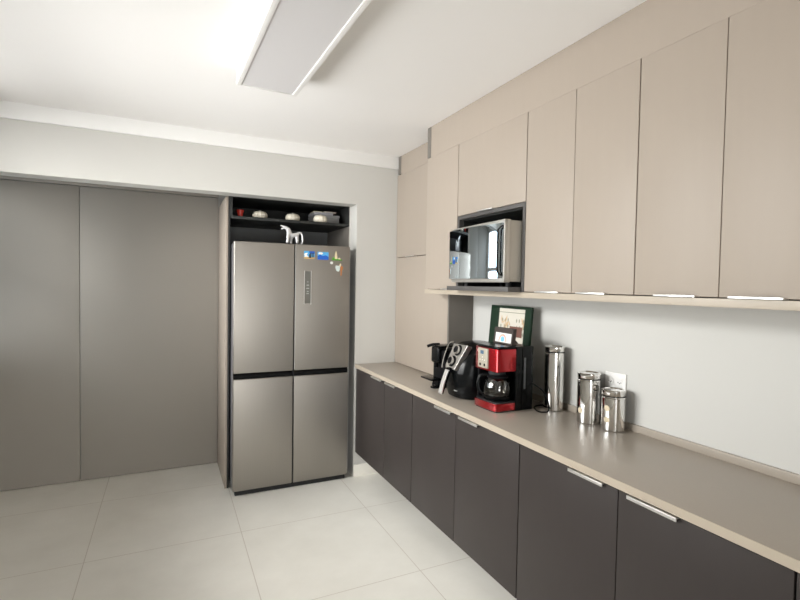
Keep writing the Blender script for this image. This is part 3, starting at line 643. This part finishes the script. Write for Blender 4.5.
# ------------------------------------------------------------------ air fryer
t = thing('air_fryer', 'black air fryer with silver control panel and two knobs', 'air fryer', (1.60, 2.33, ZT))
AY = 2.342; AX = 1.598
def ring(cx, cyy, rx, ry, z, n=48, e=2.6):
    out = []
    for k in range(n):
        a = 2 * PI * k / n; c, s = math.cos(a), math.sin(a)
        out.append((cx + rx * math.copysign(abs(c) ** (2 / e), c), cyy + ry * math.copysign(abs(s) ** (2 / e), s), z))
    return out
Z = ZT + 0.0004
g = G(); g.loft([ring(AX, AY, 0.116, 0.116, Z), ring(AX, AY, 0.128, 0.127, Z + 0.006), ring(AX, AY, 0.142, 0.136, Z + 0.05), ring(AX, AY, 0.150, 0.140, Z + 0.11), ring(AX, AY, 0.150, 0.140, Z + 0.145)], m_blackg); obj('basket_drawer', g, t)
g = G(); g.loft([ring(AX, AY, 0.147, 0.137, Z + 0.145), ring(AX + 0.001, AY, 0.147, 0.137, Z + 0.150), ring(AX + 0.0015, AY, 0.150, 0.140, Z + 0.151), ring(AX + 0.008, AY, 0.145, 0.139, Z + 0.20), ring(AX + 0.020, AY, 0.132, 0.134, Z + 0.25), ring(AX + 0.034, AY, 0.112, 0.122, Z + 0.29), ring(AX + 0.040, AY, 0.088, 0.100, Z + 0.306), ring(AX + 0.042, AY, 0.05, 0.06, Z + 0.313)], m_blackg); body_ = obj('body', g, t)
HY = 2.300
# slanted control panel, trapezoid, on the front of the upper body
n0 = Vector((1.440, 0, Z + 0.166)); n1 = Vector((1.496, 0, Z + 0.306))
def pan(u, v, q):  # u along y, v 0..1 up the slant, q outward
    d = (n1 - n0); nrm = Vector((-d.z, 0, d.x)).normalized()
    p = n0 + d * v + nrm * q; return (p.x, AY + u, p.z)
g = G(); g.prism([(-0.058, 0.0), (0.036, 0.0), (0.044, 0.12), (0.034, 0.98), (-0.104, 1.0), (-0.102, 0.92)], pan, -0.030, 0.004, mat('panel_steel', (0.50, 0.48, 0.45), 0.35, metal=0.9))
cp_ = obj('control_panel', g, t, bevel=0.003, label='silver slanted control panel')
for u, v in ((-0.034, 0.75), (-0.014, 0.30)):
    c = Vector(pan(u, v, 0.004)); n = (Vector(pan(u, v, 0.02)) - c).normalized()
    g = G(); g.disc(c, n, 0.032, 0.004, m_black, 36, 0.001); g.disc(c + n * 0.004, n, 0.025, 0.016, m_chrome, 36, 0.003); g.disc(c + n * 0.0202, n, 0.019, 0.001, m_black, 30)
    k = obj('knob', g, cp_)
g = G(); g.tube([pan(0.040, 1.02, 0.002), pan(0.072, 0.98, 0.004), pan(0.082, 0.80, 0.006), pan(0.080, 0.3, 0.006), pan(0.064, -0.04, 0.006)], 0.0045, m_chrome, 8); obj('chrome_trim', g, cp_)
g = G(); g.loft([[(1.462, HY + 0.04, 1.078), (1.462, HY + 0.005, 1.078), (1.462, HY + 0.005, 1.050), (1.462, HY + 0.04, 1.050)], [(1.420, HY + 0.038, 1.082), (1.420, HY + 0.008, 1.082), (1.420, HY + 0.008, 1.058), (1.420, HY + 0.038, 1.058)]], m_blackg)
g.tube([(1.440, HY + 0.023, 1.078), (1.424, HY + 0.025, 1.05), (1.402, HY + 0.030, 0.99), (1.385, HY + 0.034, 0.935)], 0.0165, m_blackg, 14, flat=0.8)
hn = obj('handle', g, t, bevel=0.002)
g = G(); g.prism([(1.414, 1.070), (1.3875, 1.000), (1.3705, 0.942), (1.377, 0.934), (1.395, 0.998), (1.421, 1.070)], lambda u, v, q: (u, q, v), HY + 0.008, HY + 0.042, m_satin); obj('handle_inlay', g, hn, bevel=0.001, label='silver handle inlay')
# small pale maker's mark near the foot of the drawer
g = G(); m_mark = flat('mark_white', (0.55, 0.55, 0.54))
for a0, a1, h in ((188, 189.6, .006), (190.2, 194.6, .004), (197, 198.2, .006)):
    rr = []
    for a in (a0, a1): 
        c, s = math.cos(R(a)), math.sin(R(a)); rr.append((AX + 0.1415 * math.copysign(abs(c) ** (2 / 2.6), c), AY + 0.1355 * math.copysign(abs(s) ** (2 / 2.6), s)))
    (x1, y1), (x2, y2) = rr
    g.loft([[(x1, y1, Z + 0.044), (x2, y2, Z + 0.044), (x2, y2, Z + 0.044 + h), (x1, y1, Z + 0.044 + h)], [(x1 - 0.0015, y1, Z + 0.044), (x2 - 0.0015, y2, Z + 0.044), (x2 - 0.0015, y2, Z + 0.044 + h), (x1 - 0.0015, y1, Z + 0.044 + h)]], m_mark)
obj('maker_mark', g, t, label='tiny pale lettering')

# ------------------------------------------------------------------ capsule machine
t = thing('capsule_coffee_machine', 'slim black capsule coffee machine left of the air fryer', 'coffee machine', (1.58, 2.64, ZT))
KY = 2.645; Z = ZT + 0.0004; K = Matrix.Translation((0.030, 0, 0)) @ Matrix.Translation((0, 0, Z)) @ Matrix.Scale(0.955, 4, (0, 0, 1)) @ Matrix.Translation((0, 0, -Z))
g = G(); g.box(1.508, 1.683, KY - 0.085, KY + 0.055, Z, Z + 0.245, m_black, 0.014, 3); obj('body', g.xf(K), t)
g = G(); g.box(1.485, 1.56, KY - 0.050, KY + 0.045, Z + 0.155, Z + 0.262, m_blackg, 0.016, 3); obj('brew_head', g.xf(K), t)
g = G(); g.disc((1.496, KY - 0.003, Z + 0.128), (0, 0, 1), 0.014, 0.030, m_black, 24); obj('spout', g.xf(K), t)
g = G(); g.box(1.500, 1.640, KY - 0.055, KY + 0.050, Z + 0.2625, Z + 0.272, m_blackg, 0.004); obj('lid', g.xf(K), t)
g = G(); g.tube([(1.540, KY + 0.03, Z + 0.272), (1.50, KY + 0.045, Z + 0.270), (1.468, KY + 0.062, Z + 0.258)], 0.010, m_black, 10); obj('lever', g.xf(K), t)
g = G(); g.box(1.435, 1.525, KY - 0.055, KY + 0.085, Z + 0.046, Z + 0.058, m_blackg, 0.005); tr = obj('drip_tray', g.xf(K), t)
g = G(); g.tube([(1.47, KY - 0.03, Z + 0.048), (1.452, KY - 0.045, Z + 0.025), (1.458, KY - 0.055, Z + 0.010)], 0.005, m_black, 8); g.disc((1.470, KY - 0.045, Z), (0, 0, 1), 0.030, 0.010, m_blackg, 28, 0.002); g.box(1.50, 1.525, KY - 0.03, KY + 0.03, Z + 0.004, Z + 0.05, m_black); obj('tray_stand', g.xf(K), t)
